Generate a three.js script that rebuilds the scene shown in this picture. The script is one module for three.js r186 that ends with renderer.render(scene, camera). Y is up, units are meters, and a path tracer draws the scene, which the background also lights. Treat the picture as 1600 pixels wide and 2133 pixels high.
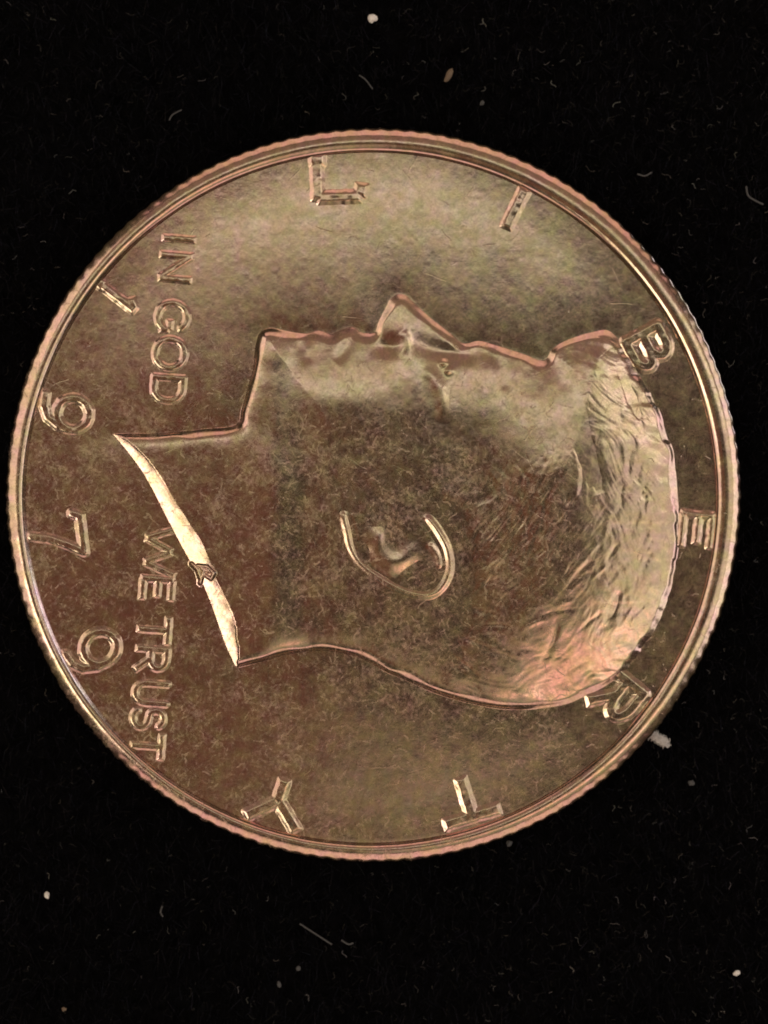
import * as THREE from 'three';
import { RectAreaLightUniformsLib } from 'three/addons/lights/RectAreaLightUniformsLib.js';
import { mergeGeometries } from 'three/addons/utils/BufferGeometryUtils.js';

// ------------------------------------------------------------------ camera, lamps, exposure
// The coin is drawn on a grid of 20 micrometres: S metres per grid unit, coin centre at (CX, CY).
const S = 2e-5, CX = 778, CY = 1031, FIELD = 98;
const scene = new THREE.Scene();
scene.background = new THREE.Color().setRGB(0.040, 0.031, 0.018); // the dim warm room
const EYE = 0.11;
const camera = new THREE.PerspectiveCamera(21.96, 768 / 1024, 0.005, 5);
camera.position.set(0, EYE + FIELD * S, 0);
camera.up.set(0, 0, -1);
camera.lookAt(0, 0, 0);
camera.focus = 0.105; camera.userData.fStop = 88; // the phone focuses a little short
const renderer = new THREE.WebGLRenderer({ antialias: true });
renderer.toneMapping = THREE.LinearToneMapping;
renderer.toneMappingExposure = 1.12;
renderer.shadowMap.enabled = true;
RectAreaLightUniformsLib.init();
// soft lamps round the coin, each at (x, y, z), w by h metres, turned towards the coin or straight down
function lamp(name, x, y, z, w, h, rgb, intensity, down) {
  const l = new THREE.RectAreaLight(new THREE.Color().setRGB(...rgb), intensity, w, h);
  l.name = name; l.position.set(x, y, z); l.lookAt(down ? x : 0, 0, down ? z + 1e-4 : 0); scene.add(l);
  return l;
}
lamp('ceiling_lamp', 0.0, 0.36, -0.061, 0.40, 0.034, [1, 1.02, 0.72], 0.84, true);
lamp('far_ceiling_lamp', 0.02, 0.36, -0.17, 0.50, 0.20, [1, 0.66, 0.46], 0.18, true);
lamp('hall_lamp', 0.115, 0.36, 0.145, 0.25, 0.21, [1, 0.94, 0.56], 0.30, true);
lamp('side_lamp', 0.22, 0.36, 0.025, 0.26, 0.20, [1, 0.92, 0.66], 0.62, true);
lamp('red_lamp', -0.12, 0.36, 0.03, 0.22, 0.18, [1, 0.30, 0.13], 0.075, true);
lamp('bedside_lamp', -0.20, 0.36, 0.10, 0.13, 0.13, [1, 0.88, 0.62], 3.0);
lamp('wall_lamp', -0.30, 0.30, -0.05, 0.34, 0.24, [1, 0.78, 0.58], 1.0);
lamp('desk_lamp', 0.36, 0.28, 0.0, 0.34, 0.16, [1, 0.88, 0.76], 1.2);
lamp('rose_lamp', 0.05, 0.28, -0.36, 0.60, 0.20, [1, 0.62, 0.46], 0.75);
lamp('low_rose_lamp', 0.0, 0.28, 0.36, 0.60, 0.20, [1, 0.66, 0.52], 0.85);
lamp('rose_shade_lamp', 0.075, 0.345, 0.098, 0.10, 0.06, [1, 0.46, 0.36], 0.95, true);
lamp('cool_lamp', 0.45, 0.06, -0.20, 0.22, 0.10, [0.85, 0.92, 1], 2.2);

// ------------------------------------------------------------------ helpers
let seed = 12345;
const rnd = () => { seed = (seed * 1664525 + 1013904223) >>> 0; return seed / 4294967296; };
const rr = (a, b) => a + (b - a) * rnd();
const clamp = (x, a = 0, b = 1) => Math.min(b, Math.max(a, x));
const ss = (a, b, x) => { const t = clamp((x - a) / (b - a)); return t * t * (3 - 2 * t); };
const mix = (a, b, t) => a + (b - a) * t;
function hash2(i, j) { let h = (i * 374761393 + j * 668265263) | 0; h = Math.imul(h ^ (h >>> 13), 1274126177); return ((h ^ (h >>> 16)) >>> 0) / 4294967296; }
function noise(x, y) {
  const i = Math.floor(x), j = Math.floor(y), u = x - i, v = y - j, a = u * u * (3 - 2 * u), b = v * v * (3 - 2 * v);
  return mix(mix(hash2(i, j), hash2(i + 1, j), a), mix(hash2(i, j + 1), hash2(i + 1, j + 1), a), b) * 2 - 1;
}
const fbm = (x, y, n = 4) => { let s = 0, a = 0.5; for (let k = 0; k < n; k++) { s += a * noise(x + k * 17.3, y - k * 9.1); x *= 2.03; y *= 2.03; a *= 0.5; } return s; };
const taken = new Map();
function numbered(name) { const n = taken.get(name) || 0; taken.set(name, n + 1); return n ? name + '_' + String(n).padStart(3, '0') : name; }
function tag(o, label, category, group, kind) {
  if (label) o.userData.label = label;
  if (category) o.userData.category = category;
  if (group) o.userData.group = group;
  if (kind) o.userData.kind = kind;
  return o;
}
function mesh(name, geo, mat, parent = scene) {
  const m = new THREE.Mesh(geo, mat); m.name = parent === scene ? numbered(name) : name;
  m.castShadow = m.receiveShadow = true; parent.add(m); return m;
}
const smoothLine = (pts, closed, n) => new THREE.CatmullRomCurve3(pts.map(([x, y]) => new THREE.Vector3(x, y, 0)), closed, 'centripetal').getPoints(n || pts.length * 6).map((p) => [p.x, p.y]);
function segDist(x, y, ax, ay, bx, by) {
  const dx = bx - ax, dy = by - ay, t = clamp(((x - ax) * dx + (y - ay) * dy) / (dx * dx + dy * dy || 1));
  return Math.hypot(x - ax - t * dx, y - ay - t * dy);
}
const lineDist = (x, y, L) => { let d = 1e9; for (let i = 1; i < L.length; i++) d = Math.min(d, segDist(x, y, L[i - 1][0], L[i - 1][1], L[i][0], L[i][1])); return d; };
function inside(x, y, L) {
  let c = false;
  for (let i = 0, j = L.length - 1; i < L.length; j = i++) if ((L[i][1] > y) !== (L[j][1] > y) && x < ((L[j][0] - L[i][0]) * (y - L[i][1])) / (L[j][1] - L[i][1]) + L[i][0]) c = !c;
  return c;
}
// position on the grid -> coin-local metres
const gx = (px) => (px - CX) * S, gz = (py) => (py - CY) * S;
const planarUV = (px, py) => [(px - CX) / 1560 + 0.5, 0.5 - (py - CY) / 1560];
// a relief patch: h(px, py) gives height in grid units or null where there is none
function relief(x0, x1, y0, y1, step, h) {
  const nx = Math.ceil((x1 - x0) / step) + 1, ny = Math.ceil((y1 - y0) / step) + 1;
  const H = new Float32Array(nx * ny).fill(NaN);
  for (let j = 0; j < ny; j++) for (let i = 0; i < nx; i++) { const v = h(x0 + i * step, y0 + j * step); if (v !== null) H[j * nx + i] = v; }
  const id = new Int32Array(nx * ny).fill(-1), pos = [], uv = [], idx = [];
  const at = (k) => { if (id[k] < 0) { const px = x0 + (k % nx) * step, py = y0 + Math.floor(k / nx) * step; id[k] = pos.length / 3; pos.push(gx(px), H[k] * S, gz(py)); uv.push(...planarUV(px, py)); } return id[k]; };
  for (let j = 0; j < ny - 1; j++) for (let i = 0; i < nx - 1; i++) {
    const k = j * nx + i;
    if (isNaN(H[k] + H[k + 1] + H[k + nx] + H[k + nx + 1])) continue;
    const a = at(k), b = at(k + 1), c = at(k + nx), d = at(k + nx + 1);
    if (Math.abs(H[k] - H[k + nx + 1]) < Math.abs(H[k + 1] - H[k + nx])) idx.push(a, c, d, a, d, b); else idx.push(a, c, b, b, c, d);
  }
  const g = new THREE.BufferGeometry();
  g.setAttribute('position', new THREE.Float32BufferAttribute(pos, 3));
  g.setAttribute('uv', new THREE.Float32BufferAttribute(uv, 2));
  g.setIndex(idx); g.computeVertexNormals();
  return g;
}

// ------------------------------------------------------------------ materials
const TEX = 2048;
function dataTexture(fill, size = TEX, srgb = false) {
  const d = new Uint8Array(size * size * 4);
  for (let j = 0; j < size; j++) for (let i = 0; i < size; i++) { const c = fill(i, j); const k = (j * size + i) * 4; d[k] = c[0]; d[k + 1] = c[1]; d[k + 2] = c[2]; d[k + 3] = 255; }
  const t = new THREE.DataTexture(d, size, size, THREE.RGBAFormat);
  t.magFilter = t.minFilter = THREE.LinearFilter; t.wrapS = t.wrapT = THREE.RepeatWrapping;
  if (srgb) t.colorSpace = THREE.SRGBColorSpace;
  t.needsUpdate = true; return t;
}
// squiggles of fluff: strokes(list of [count, length, width, strength]) drawn white on black
function strokes(n, lo, hi, w0, w1, s0, s1, bendMost, place) {
  const c = document.createElement('canvas'); c.width = c.height = TEX;
  const g = c.getContext('2d'); g.fillStyle = '#000'; g.fillRect(0, 0, TEX, TEX); g.lineCap = 'round';
  for (let k = 0; k < n; k++) {
    let x = rr(0, TEX), y = rr(0, TEX); if (place && rnd() > place(x, y)) continue;
    const a = rr(0, 6.283), L = rr(lo, hi) * (rnd() < 0.05 ? 2.2 : 1), bend = rr(-bendMost, bendMost);
    g.strokeStyle = `rgba(255,255,255,${rr(s0, s1)})`; g.lineWidth = rr(w0, w1);
    g.beginPath(); g.moveTo(x, y);
    g.bezierCurveTo(x + Math.cos(a) * L * 0.35, y + Math.sin(a) * L * 0.35, x + Math.cos(a + bend) * L * 0.6, y + Math.sin(a + bend) * L * 0.6, x + Math.cos(a + bend * 0.4) * L, y + Math.sin(a + bend * 0.4) * L); g.stroke();
  }
  return g.getImageData(0, 0, TEX, TEX).data;
}
// the photograph shows most fluff on the cheek, the neck and the field towards WE TRUST and Y; canvas y runs with texture v (up)
function soften(src) { // a light blur, so that the fluff has soft edges
  for (let pass = 0; pass < 2; pass++) {
    const t = new Float32Array(TEX * TEX);
    for (let j = 0; j < TEX; j++) for (let i = 0; i < TEX; i++) { let q = 0; for (let k = -1; k <= 1; k++) q += pass ? src[((Math.min(TEX - 1, Math.max(0, j + k))) * TEX + i) * 4] : src[(j * TEX + Math.min(TEX - 1, Math.max(0, i + k))) * 4]; t[j * TEX + i] = q / 3; }
    for (let k = 0; k < TEX * TEX; k++) src[k * 4] = t[k];
  }
  return src;
}
const fluffPlace = (x, y) => { const px = (x / TEX - 0.5) * 1560 + CX, py = CY - (y / TEX - 0.5) * 1560; return 0.04 + 0.96 * ss(640, 1000, py + 0.1 * (900 - px)) * (1 - 0.75 * ss(1120, 1250, px)); };
const dustLines = soften(strokes(11000, 5, 30, 1.2, 3.0, 0.03, 0.32, 2.2, fluffPlace)), scratchLines = strokes(220, 12, 60, 1.4, 2.8, 0.2, 0.8, 0.5);
const dustAt = (i, j) => { const f = fluffPlace(i, j); return clamp(dustLines[(j * TEX + i) * 4] / 255 * (0.6 + 0.9 * fbm(i / 22, j / 22, 3) + 0.4 * noise(i / 5, j / 5)) + f * 0.22 * Math.max(0, fbm(i / 7 + 4, j / 7, 3) + 0.35 * noise(i / 60, j / 60) - 0.02)); };
const wear = dataTexture((i, j) => { const k = (j * TEX + i) * 4, v = clamp(120 - 40 * scratchLines[k] / 255 + 50 * dustLines[k] / 255 + 5 * noise(i / 4.1, j / 4.1) + 12 * noise(i / 11.3, j / 11.3) + 14 * noise(i / 27, j / 27), 0, 255); return [v, v, v]; });
// toning of the old metal: olive, rose and dull violet spots with a grain of their own; fluff lies on it
const toning = dataTexture((i, j) => {
  const a = fbm(i / 26, j / 26, 4), b = fbm(i / 33 + 50, j / 33 - 20, 4), m = 0.82 + 0.07 * fbm(i / 15 + 9, j / 15, 3) + 0.03 * noise(i / 2.6, j / 2.6), d = dustAt(i, j);
  return [255 * mix(clamp(m * (1.03 + 0.045 * b)), 0.60, d), 255 * mix(clamp(m * (0.905 + 0.045 * a - 0.02 * b)), 0.50, d), 255 * mix(clamp(m * (0.838 - 0.07 * a + 0.02 * b)), 0.42, d)];
}, TEX, true);
const surface = dataTexture((i, j) => { const d = dustAt(i, j), v = 0.17 + 0.05 * fbm(i / 26, j / 26, 4) + 0.03 * noise(i / 2.9, j / 2.9); return [0, 255 * clamp(mix(v, 0.8, d)), 255 * (1 - d)]; });
const coinMetal = new THREE.MeshStandardMaterial({ color: 0xffffff, map: toning, metalness: 1, metalnessMap: surface, roughness: 1, roughnessMap: surface, bumpMap: wear, bumpScale: 1.2e-5 });
coinMetal.name = 'toned_coin_metal';

// ------------------------------------------------------------------ cloth
const velvetTone = dataTexture((i, j) => { const v = 8 + 4 * noise(i / 2.3, j / 2.3) + 2 * fbm(i / 30, j / 30); return [v, v, v * 1.3]; }, 1024, true);
const clothMat = new THREE.MeshPhysicalMaterial({ map: velvetTone, roughness: 1, metalness: 0, specularIntensity: 0.05 });
{
  const W = 0.13, N = 160, g = new THREE.PlaneGeometry(W, W, N, N); g.rotateX(-Math.PI / 2);
  const p = g.attributes.position;
  for (let k = 0; k < p.count; k++) { const x = p.getX(k), z = p.getZ(k), r = Math.hypot(x, z); p.setY(k, -0.0004 + ss(0.018, 0.05, r) * 0.0005 * fbm(x * 90, z * 90, 2)); }
  g.computeVertexNormals();
  const m = mesh('velvet_cloth', g, clothMat); tag(m, 'black velvet cloth the coin lies on', 'cloth', null, 'structure');
}
const pileMat = new THREE.MeshPhysicalMaterial({ color: 0xffffff, roughness: 0.9, specularIntensity: 0.08 });
function strand(L, r, curl, sides = 3, n = 4, turn = 0) {
  const pts = [];
  for (let k = 0; k <= n; k++) { const t = k / n; pts.push(new THREE.Vector3(L * (t - 0.5), curl * Math.sin(t * 3.1416) + 0.15 * curl * Math.sin(t * 9 + turn), turn * L * 0.2 * Math.sin(t * 5))); }
  return new THREE.TubeGeometry(new THREE.CatmullRomCurve3(pts), n, r, sides, false);
}
{
  const geo = new THREE.CylinderGeometry(0.000004, 0.000012, 0.0007, 3, 1); geo.translate(0, 0.00035, 0);
  const N = 70000, im = new THREE.InstancedMesh(geo, pileMat, N), o = new THREE.Object3D(), c = new THREE.Color();
  let k = 0;
  while (k < N) {
    const x = rr(-0.021, 0.021), z = rr(-0.026, 0.026);
    if (Math.hypot(x - (CX - 800) * S, z - (CY - 1066.5) * S) < 767 * S + 0.00005) { if (rnd() < 0.995) { continue; } }
    o.position.set(x, -0.0004, z);
    const inCoin = Math.hypot(x - (CX - 800) * S, z - (CY - 1066.5) * S) < 767 * S + 0.00005;
    o.scale.setScalar(inCoin ? 0.3 : rr(0.6, 1.25));
    o.rotation.set(rr(-0.8, 0.8), rr(0, 6.28), rr(-0.8, 0.8)); o.updateMatrix(); im.setMatrixAt(k, o.matrix);
    const v = 0.006 + 0.03 * Math.pow(rnd(), 4); c.setRGB(v * rr(0.85, 1.1), v, v * rr(1.1, 1.7)); im.setColorAt(k, c); k++;
  }
  im.name = 'velvet_pile'; im.castShadow = im.receiveShadow = true; scene.add(im);
  tag(im, 'short black pile of the velvet around the coin', 'velvet pile', null, 'stuff');
}

// ------------------------------------------------------------------ the coin
const coin = new THREE.Group(); coin.name = numbered('coin'); scene.add(coin);
coin.position.set((CX - 800) * S, 0, (CY - 1066.5) * S);
tag(coin, 'worn toned half dollar coin with a raised head in profile, on black velvet', 'coin');

// the head's outline, from the front tip of the neck over face and hair to the nape
const outlineOpen = smoothLine([
  [233, 903], [290, 903], [345, 901], [420, 893], [496, 882], [503, 855], [514, 812], [528, 762], [531, 722], [541, 693], [562, 683], [600, 690], [635, 696], [662, 688], [690, 694], [712, 684], [736, 680], [752, 692], [782, 692], [789, 674], [800, 644], [811, 622], [828, 611], [846, 613], [862, 627],
  [880, 646], [905, 668], [940, 696], [968, 716], [1000, 712], [1046, 722], [1090, 736], [1134, 748], [1150, 728], [1196, 703], [1240, 690], [1270, 690], [1296, 716], [1322, 752], [1342, 800], [1366, 842], [1386, 890], [1402, 945], [1411, 1010], [1414, 1080], [1411, 1150], [1400, 1222], [1376, 1292], [1340, 1352],
  [1298, 1402], [1240, 1442], [1180, 1466], [1110, 1478], [1040, 1476], [965, 1462], [905, 1443], [850, 1420], [790, 1392], [745, 1370], [690, 1358], [640, 1357], [590, 1366], [540, 1380], [497, 1389]], false, 420);
const outlineCoarse = outlineOpen.filter((_, k) => k % 4 === 0); // the field is struck a little deeper beside the relief
const fieldH = (px, py) => {
  const r = Math.hypot(px - CX, py - CY);
  return FIELD + 0.55 * fbm(px / 170 + 3, py / 170, 2) - 1.9 * Math.exp(-lineDist(px, py, outlineCoarse) / 55) + 1.6 * Math.pow(clamp((r - 630) / 90), 2);
};
{ // field: a polar sheet
  const nr = 110, na = 480, pos = [], uv = [], idx = [];
  for (let i = 0; i <= nr; i++) for (let k = 0; k < na; k++) {
    const r = 736 * Math.sqrt((i + 0.02) / nr), a = (k / na) * Math.PI * 2, px = CX + r * Math.cos(a), py = CY + r * Math.sin(a);
    pos.push(gx(px), fieldH(px, py) * S, gz(py)); uv.push(...planarUV(px, py));
    if (i < nr) { const b = i * na + k, c = i * na + ((k + 1) % na); idx.push(b, c, b + na, c, c + na, b + na); }
  }
  const g = new THREE.BufferGeometry(); g.setAttribute('position', new THREE.Float32BufferAttribute(pos, 3)); g.setAttribute('uv', new THREE.Float32BufferAttribute(uv, 2));
  g.setIndex(idx); g.computeVertexNormals(); mesh('field', g, coinMetal, coin);
}
function ringGeo(profile, na, reed) { // profile: [r, y, reed share]
  const pos = [], uv = [], idx = [], n = profile.length;
  for (let i = 0; i < n; i++) for (let k = 0; k < na; k++) {
    const a = (k / na) * Math.PI * 2, cut = reed ? (profile[i][2] || 0) * (0.5 - 0.5 * Math.cos(a * 150)) : 0;
    const wob = 0.8 * noise(Math.cos(a) * 6 + 20, Math.sin(a) * 6) + 0.9 * noise(Math.cos(a) * 26 + 60, Math.sin(a) * 26) * Math.max(0, noise(Math.cos(a) * 5, Math.sin(a) * 5 + 30)), r = profile[i][0] - cut + wob * 0.4 - 8 * Math.cos(a + 0.75) * clamp((747 - profile[i][0]) / 24) * (profile[i][1] > 90 ? 1 : 0), px = CX + r * Math.cos(a), py = CY + r * Math.sin(a);
    pos.push(gx(px), (profile[i][1] + (profile[i][1] > 90 ? wob * 0.5 : 0)) * S, gz(py)); uv.push(...planarUV(px, py));
    if (i < n - 1) { const b = i * na + k, c = i * na + ((k + 1) % na); idx.push(b, c, b + na, c, c + na, b + na); }
  }
  const g = new THREE.BufferGeometry(); g.setAttribute('position', new THREE.Float32BufferAttribute(pos, 3)); g.setAttribute('uv', new THREE.Float32BufferAttribute(uv, 2));
  g.setIndex(idx); g.computeVertexNormals(); return g;
}
mesh('rim', ringGeo([[716, 95, 0], [720, 101.5, 0], [723, 105, 0], [726, 107.3, 0], [730, 108.9, 0], [734.5, 109.8, 0], [739, 110, 0], [743, 109.7, 0], [747, 109, 0.1], [750.5, 108, 0.3], [753.5, 106.9, 0.6]], 1500, true), coinMetal, coin);
mesh('reeded_edge', ringGeo([[753.5, 106.9, 0.6], [758, 105.2, 0.8], [762, 103.2, 1.3], [765.2, 100.8, 1.8], [767, 97, 2.1], [767.8, 90, 2.2], [767.8, 50, 2.2], [767.8, 12, 2.2], [764, 5, 2], [755, 1.5, 1], [738, 0, 0]], 1500, true), coinMetal, coin);
{ const g = new THREE.CircleGeometry(739 * S, 120); g.rotateX(Math.PI / 2); g.translate(0, 1.2 * S, 0); mesh('reverse_face', g, coinMetal, coin); }

// --- the head in profile
const cutOuter = smoothLine([[490, 1388], [470, 1345], [441, 1262], [420, 1212], [385, 1150], [348, 1080], [302, 992], [266, 942], [233, 903]], false, 40);
const cutInner = smoothLine([[233, 903], [258, 912], [302, 950], [352, 1012], [402, 1084], [432, 1140], [456, 1202], [482, 1265], [497, 1330], [494, 1388]], false, 40);
for (let k = 4; k < cutInner.length - 4; k++) { let b = null, m = 1e9; for (const q of cutOuter) { const e = Math.hypot(q[0] - cutInner[k][0], q[1] - cutInner[k][1]); if (e < m) { m = e; b = q; } } const f = 0.12 + 0.06 * noise(k / 3, 7); cutInner[k] = [mix(cutInner[k][0], b[0], f), mix(cutInner[k][1], b[1], f)]; }
const headPoly = [...outlineOpen, ...cutOuter];
const cutPoly = [...cutInner, ...cutOuter];
const cutPlane = (px, py) => FIELD + 1.5 - 0.185 * ((px - 235) * -0.883 + (py - 905) * 0.47);
const ridge = (px, py, L, w, a, taper) => {
  let d = 1e9, at = 0;
  for (let i = 1; i < L.length; i++) { const ax = L[i - 1][0], ay = L[i - 1][1], dx = L[i][0] - ax, dy = L[i][1] - ay, t = clamp(((px - ax) * dx + (py - ay) * dy) / (dx * dx + dy * dy)), q = Math.hypot(px - ax - t * dx, py - ay - t * dy); if (q < d) { d = q; at = i - 1 + t; } }
  if (d > 3 * w) return 0;
  return a * Math.exp(-(d * d) / (w * w)) * (taper ? Math.pow(Math.sin(Math.PI * clamp(at / (L.length - 1))), 0.8) : 1);
};
const blob = (px, py, x, y, rx, ry, a, t = 0) => { const c = Math.cos(t), s = Math.sin(t), u = ((px - x) * c + (py - y) * s) / rx, v = (-(px - x) * s + (py - y) * c) / ry, q = u * u + v * v; return q > 9 ? 0 : a * Math.exp(-q); };
const L_nasal = smoothLine([[850, 690], [872, 712], [905, 728], [945, 737]], false, 10);
const L_wing = smoothLine([[838, 690], [846, 706], [842, 726], [826, 738]], false, 10);
const L_lid = smoothLine([[880, 772], [905, 786], [918, 815], [923, 850], [922, 880]], false, 12);
const L_brow = smoothLine([[966, 728], [985, 760], [1010, 790]], false, 10);
const L_mouth = smoothLine([[737, 684], [728, 712], [712, 740], [700, 756]], false, 10);
const L_chin = smoothLine([[640, 700], [632, 722], [636, 745]], false, 8);
const L_fore = smoothLine([[1020, 735], [1040, 760], [1050, 800]], false, 8);
function headDist(px, py) { const d = lineDist(px, py, outlineOpen); return inside(px, py, headPoly) ? d : -Math.min(d, lineDist(px, py, cutOuter)); }
function domeH(px, py, d) {
  const wr = ss(960, 1240, px), neck = 1 - ss(480, 640, px), low = Math.max(ss(1080, 1200, py) * (1 - ss(1000, 1160, px)), neck);
  let W = mix(190, 310, wr), k = mix(0.092, 0.125, wr);
  W = mix(W, 60, neck); k = mix(k, 0.26, neck);
  const t = clamp(d / W), top = k * W / 2, dome = mix(2 * top * (t - t * t / 2), top * (1 - Math.exp(-Math.max(d, 0) / 10)), low);
  return 5.4 * ss(-7, 17 + 9 * noise(px / 45 + 2, py / 45), d) + dome;
}
const dGrid = new Map();
function headH(px, py) {
  const d = headDist(px, py) - 4 * ss(1180, 1300, px) * Math.max(0, noise(py / 15 + 3, px / 50)); if (d < -8) return null;
  let h = FIELD - 3.0 + domeH(px, py, d);
  const near = ss(0, 12, d);
  h += near * (ridge(px, py, L_nasal, 20, -1.5, 1) + blob(px, py, 948, 735, 38, 18, -2.8, 0.15) + blob(px, py, 813, 722, 26, 18, -3.0) + ridge(px, py, L_wing, 10, 1.5, 1)
    + ridge(px, py, L_lid, 13, 1.9, 1)  + ridge(px, py, L_mouth, 12, -1.3, 1) + ridge(px, py, L_chin, 12, -1.4) + ridge(px, py, L_fore, 14, -0.8)
    + blob(px, py, 925, 756, 9, 7, 2.2) + blob(px, py, 935, 772, 8, 7, 2.2) + blob(px, py, 700, 835, 130, 60, 1.6) + blob(px, py, 560, 760, 28, 60, 1.2));
  h += 0.5 * near * fbm(px / 60, py / 60, 3);
  if (px < 520 && inside(px, py, cutPoly)) h = Math.min(h, cutPlane(px, py) - 0.5);
  return h;
}
const head = mesh('portrait', relief(225, 1422, 604, 1488, 2.5, headH), coinMetal, coin);
head.userData.label = 'raised head and neck in profile, struck in relief';
// the cut of the neck, very slightly crowned, which catches the lamp
mesh('neck_cut', relief(225, 505, 895, 1396, 1.5, (px, py) => {
  if (!inside(px, py, cutPoly)) return null;
  const a = lineDist(px, py, cutInner), b = lineDist(px, py, cutOuter), u = a / (a + b + 1e-6);
  return cutPlane(px, py) + 0.35 * Math.min(1, (a + b) / 30) * 4 * u * (1 - u) + 0.12 * noise(px / 14, py / 14);
}), coinMetal, head);
const hairPoly = smoothLine([[1126, 738], [1190, 690], [1275, 676], [1340, 760], [1400, 880], [1430, 1060], [1410, 1240], [1320, 1410], [1190, 1485], [1040, 1492], [930, 1470], [880, 1432], [912, 1370], [940, 1290], [962, 1220], [958, 1140], [925, 1075], [880, 1040], [905, 985], [985, 960], [1080, 935], [1165, 900], [1192, 860], [1160, 800]], true, 180);
const L_part = smoothLine([[1142, 772], [1172, 820], [1196, 870], [1214, 925], [1232, 985], [1248, 1030]], false, 24);
const L_lock = smoothLine([[1286, 760], [1316, 830], [1332, 876]], false, 16);
const L_lock2 = smoothLine([[1158, 1280], [1156, 1320], [1140, 1360], [1124, 1392]], false, 16);
const L_lock3 = smoothLine([[1246, 1378], [1222, 1412], [1190, 1440]], false, 16);
const L_lock4 = smoothLine([[1290, 1230], [1278, 1262], [1262, 1300]], false, 16);
const locks = [];
for (let k = 0; k < 230; k++) {
  const x = rr(930, 1400), y = rr(720, 1460);
  if (!inside(x, y, hairPoly) || headDist(x, y) < 16 || lineDist(x, y, hairPoly) < 12) continue;
  const a = Math.atan2(y - 1085, x - 960) + Math.PI / 2 + rr(0.05, 0.65), L = rr(36, 84), bend = rr(-0.5, 0.3);
  locks.push({ x, y, reach: L * 0.6 + 26, w: rr(3.5, 6.5), a: rnd() < 0.62 ? -rr(0.12, 0.5) : rr(0.1, 0.35), line: [-0.5, -0.25, 0, 0.25, 0.5].map((t) => [x + Math.cos(a + bend * t) * L * t, y + Math.sin(a + bend * t) * L * t]) });
}
function hairH(px, py) {
  if (!inside(px, py, hairPoly)) return null;
  const d = headDist(px, py); if (d < -8) return null;
  const e = lineDist(px, py, hairPoly), base = headH(px, py); if (base === null) return null;
  const s = py - 0.3 * px, w = 26 * fbm(px / 90, py / 90, 2);
  const dd = d + w + 0.12 * s;
  const near = ss(-2, 10, d), inr = ss(60, 330, d);
  const wx2 = px + 14 * noise(px / 80 + 5, py / 80), wy2 = py + 14 * noise(px / 80, py / 80 + 9);
  const across = (0.83 * wx2 + 0.55 * wy2) / 12, along = (0.55 * wx2 - 0.83 * wy2) / 75;
  const q = d + 0.5 * s + 22 * noise(px / 70 + 31, py / 70), r = s - 0.5 * d;
  let st = mix(0.24 * fbm(q / 11, r / 46, 3) + 0.08 * noise(q / 5, r / 30), 0.62 * fbm(across, along, 3), inr);
  const edge = (1 - ss(10, 60, d)) * 1.0 * noise(s / 16, d / 60) * near;
  let cut = ridge(px, py, L_part, 16, -3.4, 1) + ridge(px, py, L_lock, 9, -1.4, 1) + ridge(px, py, L_lock2, 8, -0.7, 1) + ridge(px, py, L_lock3, 8, -0.8, 1) + ridge(px, py, L_lock4, 8, -1.2, 1);
  for (const l of locks) if (Math.abs(px - l.x) < l.reach && Math.abs(py - l.y) < l.reach) cut += ridge(px, py, l.line, l.w, l.a, 1);
  return base + near * ss(0, 60, e) * (st + edge + cut) + near * (0.9 * ss(0, 70, e)) - 0.25;
}
mesh('hair', relief(868, 1436, 674, 1496, 2.2, hairH), coinMetal, head);
{ // ear
  const rim = smoothLine([[712, 1072], [722, 1110], [728, 1140], [752, 1178], [800, 1212], [850, 1236], [892, 1242], [918, 1230], [938, 1190], [934, 1145], [914, 1108], [894, 1080]], false, 40);
  const inner = smoothLine([[784, 1098], [782, 1130], [792, 1152], [815, 1170], [836, 1168], [858, 1150], [880, 1146]], false, 20);
  const anti = smoothLine([[898, 1138], [912, 1158], [916, 1176]], false, 8), tragus = smoothLine([[803, 1102], [816, 1114], [830, 1120]], false, 8);
  const lobe = smoothLine([[740, 1090], [742, 1120], [752, 1140]], false, 8), all = smoothLine([[705, 1060], [712, 1140], [748, 1192], [845, 1250], [905, 1256], [952, 1205], [948, 1130], [905, 1066], [800, 1060]], true, 60);
  mesh('ear', relief(696, 962, 1050, 1264, 1.8, (px, py) => {
    if (!inside(px, py, all)) return null;
    const b = headH(px, py); if (b === null) return null;
    const e = ss(0, 26, lineDist(px, py, all));
    return b - 0.3 + e * (0.5 + ridge(px, py, rim, 8, 2.4) + ridge(px, py, rim.map(([x, y]) => [mix(x, 830, 0.13), mix(y, 1140, 0.13)]), 6, -0.8) + ridge(px, py, inner, 19, 2.4, 1) + ridge(px, py, anti, 6, 1.2) + blob(px, py, 790, 1118, 10, 20, 1.4)
      + blob(px, py, 868, 1190, 32, 18, -2.0, -0.1) + blob(px, py, 760, 1150, 14, 20, -1.6));
  }), coinMetal, head);
}

// --- lettering, struck in relief
const arc = (cx, cy, rx, ry, a0, a1, n = 14) => Array.from({ length: n + 1 }, (_, k) => { const a = (a0 + ((a1 - a0) * k) / n) * Math.PI / 180; return [cx + rx * Math.cos(a), cy + ry * Math.sin(a)]; });
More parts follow.
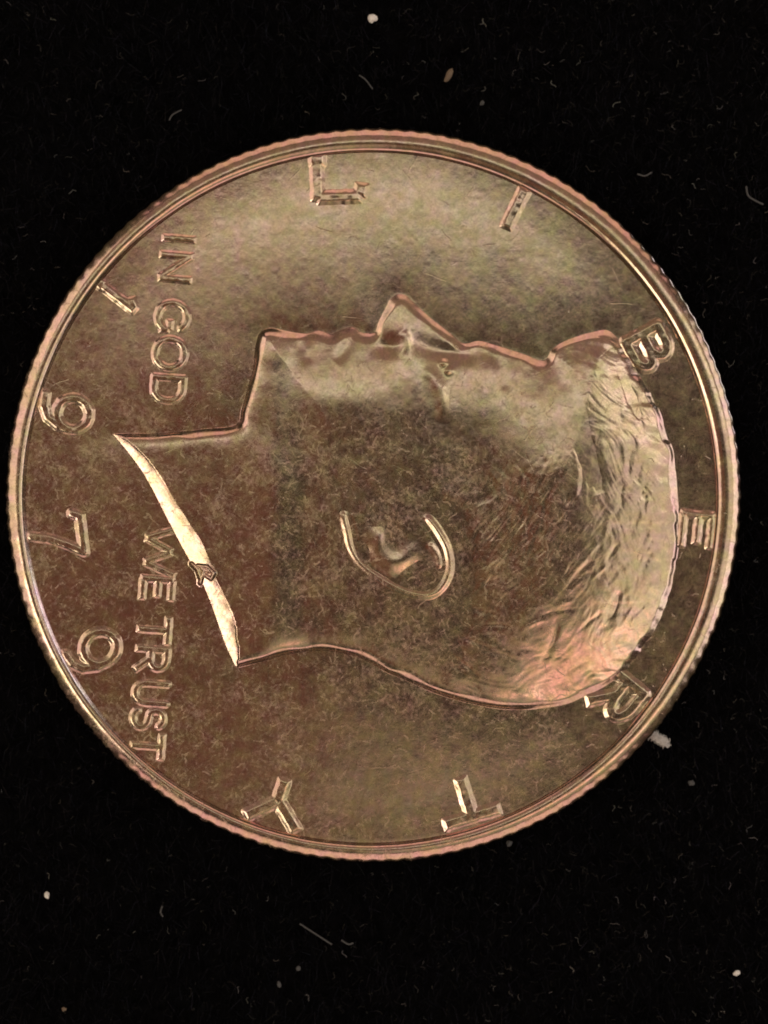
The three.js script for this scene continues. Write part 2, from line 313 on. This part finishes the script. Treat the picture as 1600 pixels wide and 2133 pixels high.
// glyph strokes in a box u, v = -0.5 .. 0.5 (v up); a number first overrides the stroke weight
const GLYPH = {
  L: [[[-0.36, 0.5], [-0.36, -0.5]], [[-0.36, -0.43], [0.48, -0.43]], [[0.45, -0.43], [0.5, -0.12]], [[-0.5, 0.48], [-0.2, 0.48]]],
  I: [[[0, 0.5], [0, -0.5]]],
  B: [[[-0.34, 0.5], [-0.34, -0.5]], [[-0.34, 0.44], ...arc(0.02, 0.22, 0.3, 0.22, 90, -90), [-0.34, 0]], [[-0.34, 0], ...arc(0.06, -0.23, 0.34, 0.22, 90, -90), [-0.34, -0.45]]],
  E: [[[-0.38, 0.5], [-0.38, -0.5]], [[-0.38, 0.43], [0.46, 0.43]], [[-0.38, 0.02], [0.36, 0.02]], [[-0.38, -0.43], [0.48, -0.43]]],
  R: [[[-0.34, 0.5], [-0.34, -0.5]], [[-0.34, 0.44], ...arc(0.02, 0.2, 0.32, 0.24, 90, -90), [-0.34, -0.04]], [[0.0, -0.04], [0.46, -0.5]]],
  T: [[[0, 0.45], [0, -0.5]], [[-0.5, 0.43], [0.5, 0.43]]],
  Y: [[[0, 0.02], [0, -0.5]], [[0, -0.02], [-0.46, 0.5]], [[0, -0.02], [0.46, 0.5]]],
  N: [[[-0.4, 0.5], [-0.4, -0.5]], [[0.4, 0.5], [0.4, -0.5]], [[-0.4, 0.46], [0.4, -0.46]]],
  G: [[...arc(0, 0, 0.42, 0.44, 40, 325, 22)], [[0.08, -0.06], [0.4, -0.06]], [[0.38, -0.06], [0.38, -0.36]]],
  O: [[...arc(0, 0, 0.42, 0.44, 0, 360, 26)]],
  D: [[[-0.38, 0.5], [-0.38, -0.5]], [[-0.38, 0.43], ...arc(-0.02, 0, 0.42, 0.43, 90, -90, 16), [-0.38, -0.43]]],
  W: [[[-0.48, 0.5], [-0.24, -0.46]], [[-0.24, -0.46], [0, 0.34]], [[0, 0.34], [0.24, -0.46]], [[0.24, -0.46], [0.48, 0.5]]],
  U: [[[-0.38, 0.5], [-0.38, -0.1], ...arc(0, -0.1, 0.38, 0.34, 180, 360, 14), [0.38, 0.5]]],
  S: [[...arc(0, 0.22, 0.34, 0.22, 30, 240, 14), ...arc(0, -0.22, 0.36, 0.23, 80, -150, 16)]],
  1: [[[0, 0.5], [0, -0.5]], [[0, 0.46], [-0.26, 0.24]], [[-0.2, -0.47], [0.2, -0.47]]],
  9: [[...arc(0.02, 0.14, 0.36, 0.32, 0, 360, 24)], [[0.38, 0.14], [0.36, -0.08], [0.24, -0.32], [0.02, -0.45], [-0.24, -0.48]]],
  7: [[[-0.46, 0.3], [-0.38, 0.43], [0.44, 0.43]], [[0.44, 0.43], [0.2, 0.1], [0.02, -0.22], [-0.06, -0.5]]],
};
function boxDist(x, y, a, b, w) { // flat-ended stroke
  const dx = b[0] - a[0], dy = b[1] - a[1], L = Math.hypot(dx, dy), ux = dx / L, uy = dy / L, mx = (a[0] + b[0]) / 2, my = (a[1] + b[1]) / 2;
  const p = Math.abs((x - mx) * ux + (y - my) * uy) - L / 2 + 2, q = Math.abs(-(x - mx) * uy + (y - my) * ux) - w + 2;
  return Math.hypot(Math.max(p, 0), Math.max(q, 0)) + Math.min(Math.max(p, q), 0) - 2;
}
function character(name, ch, cx, cy, up, w, h, weight, height, edge, step, label) {
  const n = Math.hypot(up[0], up[1]), U = [up[0] / n, up[1] / n], R = [-U[1], U[0]]; // reading direction is a quarter turn clockwise from up
  const strokes = GLYPH[ch].map((st) => st.map(([u, v]) => [cx + u * w * R[0] + v * h * U[0], cy + u * w * R[1] + v * h * U[1]]));
  const rad = Math.hypot(w, h) / 2 + weight + 12;
  const g = relief(cx - rad, cx + rad, cy - rad, cy + rad, step, (px, py) => {
    let d = 1e9;
    for (const st of strokes) d = Math.min(d, st.length === 2 ? boxDist(px, py, st[0], st[1], weight) : lineDist(px, py, st) - weight);
    if (d > edge * 0.5 + 2.5) return null;
    const t = clamp((edge * 0.5 - d) / edge);
    return fieldH(px, py) - 0.7 + height * (t * t * (3 - 2 * t)) + 0.25 * noise(px / 9, py / 9);
  });
  const m = mesh(name, g, coinMetal, coin); m.userData.label = label; return m;
}
const out = (x, y) => [x - CX, y - CY];
for (const [ch, x, y, w, h, up] of [['L', 700, 373, 108, 86, [-0.03, -1]], ['I', 1074, 434, 30, 92], ['B', 1352, 722, 88, 84], ['E', 1452, 1103, 82, 70], ['R', 1288, 1450, 108, 88], ['T', 972, 1664, 122, 92], ['Y', 579, 1670, 122, 98]])
  character('letter', ch, x, y, up || out(x, y), w, h, ch === 'E' ? 7.5 : 13, 3.8, 16, 1.8, `raised letter ${ch} of LIBERTY along the rim`);
for (const [ch, x, y, w, h] of [['1', 244, 618, 60, 96], ['9', 138, 856, 92, 106], ['7', 122, 1116, 92, 112], ['9', 194, 1356, 92, 112]])
  character('digit', ch, x, y, [CX - x, CY - y], w, h, 10, 3.6, 14, 1.8, `raised digit ${ch} of the date 1979`);
const upM = [0.997, 0.078];
for (const [word, list] of [['IN', [['I', 373, 497, 20], ['N', 366, 556, 62]]], ['GOD', [['G', 359, 660, 70], ['O', 354, 736, 72], ['D', 350, 810, 62]]], ['WE', [['W', 334, 1148, 104], ['E', 327, 1226, 52]]], ['TRUST', [['T', 320, 1312, 60], ['R', 316, 1372, 58], ['U', 312, 1444, 54], ['S', 309, 1497, 50], ['T', 306, 1554, 56]]]])
  for (const [ch, x, y, w] of list) character('letter', ch, x, y, upM, w, 70, 7.5, 3.0, 11, 1.5, `small raised letter ${ch} of the word ${word}`);
{ // the maker's small interlaced mark on the neck cut
  const st = [[[400, 1174], [412, 1186], [418, 1204]], [[412, 1178], [432, 1180], [446, 1194], [440, 1206], [428, 1198]], [[424, 1190], [418, 1214]], [[420, 1184], [436, 1190]]];
  mesh('maker_mark', relief(384, 462, 1158, 1232, 1.5, (px, py) => { let d = 1e9; for (const l of st) d = Math.min(d, lineDist(px, py, l) - 3.5); if (d > 6) return null; const t = clamp((4 - d) / 8); return Math.max(fieldH(px, py), Math.min(cutPlane(px, py), FIELD + 12)) - 0.8 + 6 * t * t * (3 - 2 * t); }), coinMetal, head);
}

// ------------------------------------------------------------------ lint and specks on the cloth
const lintMat = (r, g, b) => new THREE.MeshStandardMaterial({ color: new THREE.Color().setRGB(r, g, b), roughness: 0.9 });
const white = lintMat(0.9, 0.89, 0.92), grey = lintMat(0.085, 0.088, 0.10), brown = lintMat(0.2, 0.15, 0.115);
const wx = (px) => (px - 800) * S, wz = (py) => (py - 1066.5) * S;
function speck(name, px, py, rx, ry, turn, m, label, group) {
  const g = new THREE.IcosahedronGeometry(1, 3), p = g.attributes.position, v = new THREE.Vector3();
  for (let k = 0; k < p.count; k++) { v.fromBufferAttribute(p, k); const q = 1 + 0.3 * noise(v.x * 2.2 + px, v.y * 2.2 + v.z * 1.7 + py); p.setXYZ(k, v.x * rx * q * S, v.y * Math.min(rx, ry) * 0.8 * q * S, v.z * ry * q * S); }
  g.computeVertexNormals();
  const o = mesh(name, g, m); o.position.set(wx(px), 0.00026 + Math.min(rx, ry) * 0.6 * S, wz(py)); o.rotation.y = turn;
  return tag(o, label, 'lint', group);
}
function fibre(pts, r, m, label) {
  const c = new THREE.CatmullRomCurve3(pts.map(([x, y, h = 0]) => new THREE.Vector3(wx(x) - wx(pts[0][0]), h * S, wz(y) - wz(pts[0][1]))));
  const o = mesh('fibre', new THREE.TubeGeometry(c, pts.length * 5, r * 0.62 * S, 6, false), m); o.position.set(wx(pts[0][0]), 0.0003, wz(pts[0][1]));
  return tag(o, label, 'fibre', 'loose fibres on the velvet');
}
speck('lint_speck', 775, 23, 10, 8, 0, white, 'bright white oval speck on the velvet beyond the top of the coin');
speck('lint_speck', 87, 1877, 5, 7, 0.2, white, 'tiny white upright speck alone on the velvet beside the date side');
speck('lint_speck', 1546, 2042, 8, 6, 0.4, white, 'small white speck at the velvet corner past the letter T');
speck('lint_speck', 937, 143, 7, 15, -0.5, brown, 'brownish oblong flake on the velvet above the letter L');
speck('lint_speck', 1008, 201, 4, 6, -0.6, grey, 'tiny grey speck between the brownish flake and the coin');
speck('lint_speck', 619, 2032, 6, 5, 0, grey, 'tiny grey speck below the straight fibre');
speck('lint_speck', 578, 2066, 4, 7, 0.2, grey, 'tiny upright grey speck farthest below the straight fibre');
speck('lint_speck', 123, 2118, 5, 4, 0, brown, 'tiny tan speck at the velvet edge below the upright white speck');
speck('lint_speck', 1065, 1768, 6, 6, 0, grey, 'round grey speck against the coin edge below the letter T');
speck('lint_speck', 1450, 1640, 6, 6, 0, grey, 'round grey speck on the velvet below the fluffy lint');
fibre([[622, 1937, 4], [650, 1955, 5], [690, 1981, 4]], 3.0, grey, 'straight pale fibre lying on the velvet below the coin');
fibre([[331, 1900, 2], [328, 1912, 8], [332, 1922, 2]], 3.0, grey, 'short upright pale fibre left of the straight fibre');
fibre([[710, 1972, 2], [725, 1980, 6], [735, 1978, 3]], 3.2, grey, 'short bent fibre at the end of the straight fibre');
fibre([[748, 143, 2], [760, 152, 6], [776, 172, 2]], 2.6, grey, 'short slanting fibre on the velvet above the letter L');
fibre([[346, 238, 2], [352, 228, 6], [372, 216, 2]], 2.4, grey, 'short curved fibre on the velvet above the word IN');
fibre([[1336, 352, 2], [1352, 356, 6], [1366, 348, 2]], 3.0, grey, 'short bent fibre on the velvet beside the letter I');
fibre([[1566, 378, 2], [1570, 398, 6], [1584, 408, 6], [1602, 416, 2]], 3.4, grey, 'curled pale fibre at the velvet edge beside the letter B');
{ // fluffy white lint caught on the rim
  const parts = [];
  for (let k = 0; k < 190; k++) {
    const t = Math.pow(rnd(), 0.8), f = 1 - 0.5 * Math.abs(t - 0.6), x = mix(-26, 20, t) + rr(-7, 7) * f, z = mix(-15, 11, t) + rr(-8, 8) * f, L = rr(6, 22) * S, g = strand(L, rr(0.5, 0.9) * S, rr(-7, 7) * S, 4, 6, rr(-3, 3));
    g.rotateY(rr(0, 6.28)); g.rotateZ(rr(-0.7, 0.7)); g.translate(x * S, rr(0, 16) * S, z * S); parts.push(g);
  }
  for (const [x, z, r] of [[2, 2, 9], [12, 7, 8], [-10, -6, 6]]) { const g = new THREE.IcosahedronGeometry(r * S, 2), p = g.attributes.position; for (let k = 0; k < p.count; k++) { const q = 1 + 0.5 * noise(p.getX(k) * 2e5 / 3 + x, p.getZ(k) * 2e5 / 3 + p.getY(k) * 5e4); p.setXYZ(k, p.getX(k) * q, p.getY(k) * q * 0.7, p.getZ(k) * q); } g.computeVertexNormals(); g.translate(x * S, 8 * S, z * S); const gi = g.index ? g : g.clone(); if (!gi.index) gi.setIndex([...Array(gi.attributes.position.count).keys()]); parts.push(gi); }
  const o = mesh('lint_tuft', mergeGeometries(parts), white); o.position.set(wx(1380), 0.0005, wz(1545)); o.scale.setScalar(0.82);
  tag(o, 'fluffy white lint tuft against the coin rim below the letter R', 'lint');
}
{ // faint dust and stray fluff all over the cloth
  const N = 2600, geo = strand(24 * S, 0.8 * S, 5 * S, 4, 5, 1), im = new THREE.InstancedMesh(geo, lintMat(1, 1, 1), N), o = new THREE.Object3D(), c = new THREE.Color();
  let k = 0;
  while (k < N) {
    const px = rr(-20, 1620), py = rr(-20, 2153), r = Math.hypot(px - CX, py - CY); if (r < 790) continue;
    const busy = 0.45 + 0.55 * ss(0.2, 0.9, (px / 1600)) ; if (rnd() > busy) continue;
    o.position.set(wx(px), rr(0, 0.00028), wz(py)); o.rotation.set(rr(-0.7, 0.7), rr(0, 6.28), rr(-0.9, 0.9)); const s = rr(0.25, 0.95); o.scale.set(s * rr(0.3, 1), s * rr(-1, 1), s * rr(-1, 1)); o.updateMatrix(); im.setMatrixAt(k, o.matrix);
    const v = 0.012 + 0.20 * Math.pow(rnd(), 6); c.setRGB(v * rr(0.9, 1.1), v, v * rr(0.9, 1.2)); im.setColorAt(k, c); k++;
  }
  im.name = 'velvet_dust'; im.castShadow = im.receiveShadow = true; scene.add(im);
  tag(im, 'faint dust and fluff strewn over the black velvet', 'dust', null, 'stuff');
}
renderer.render(scene, camera);
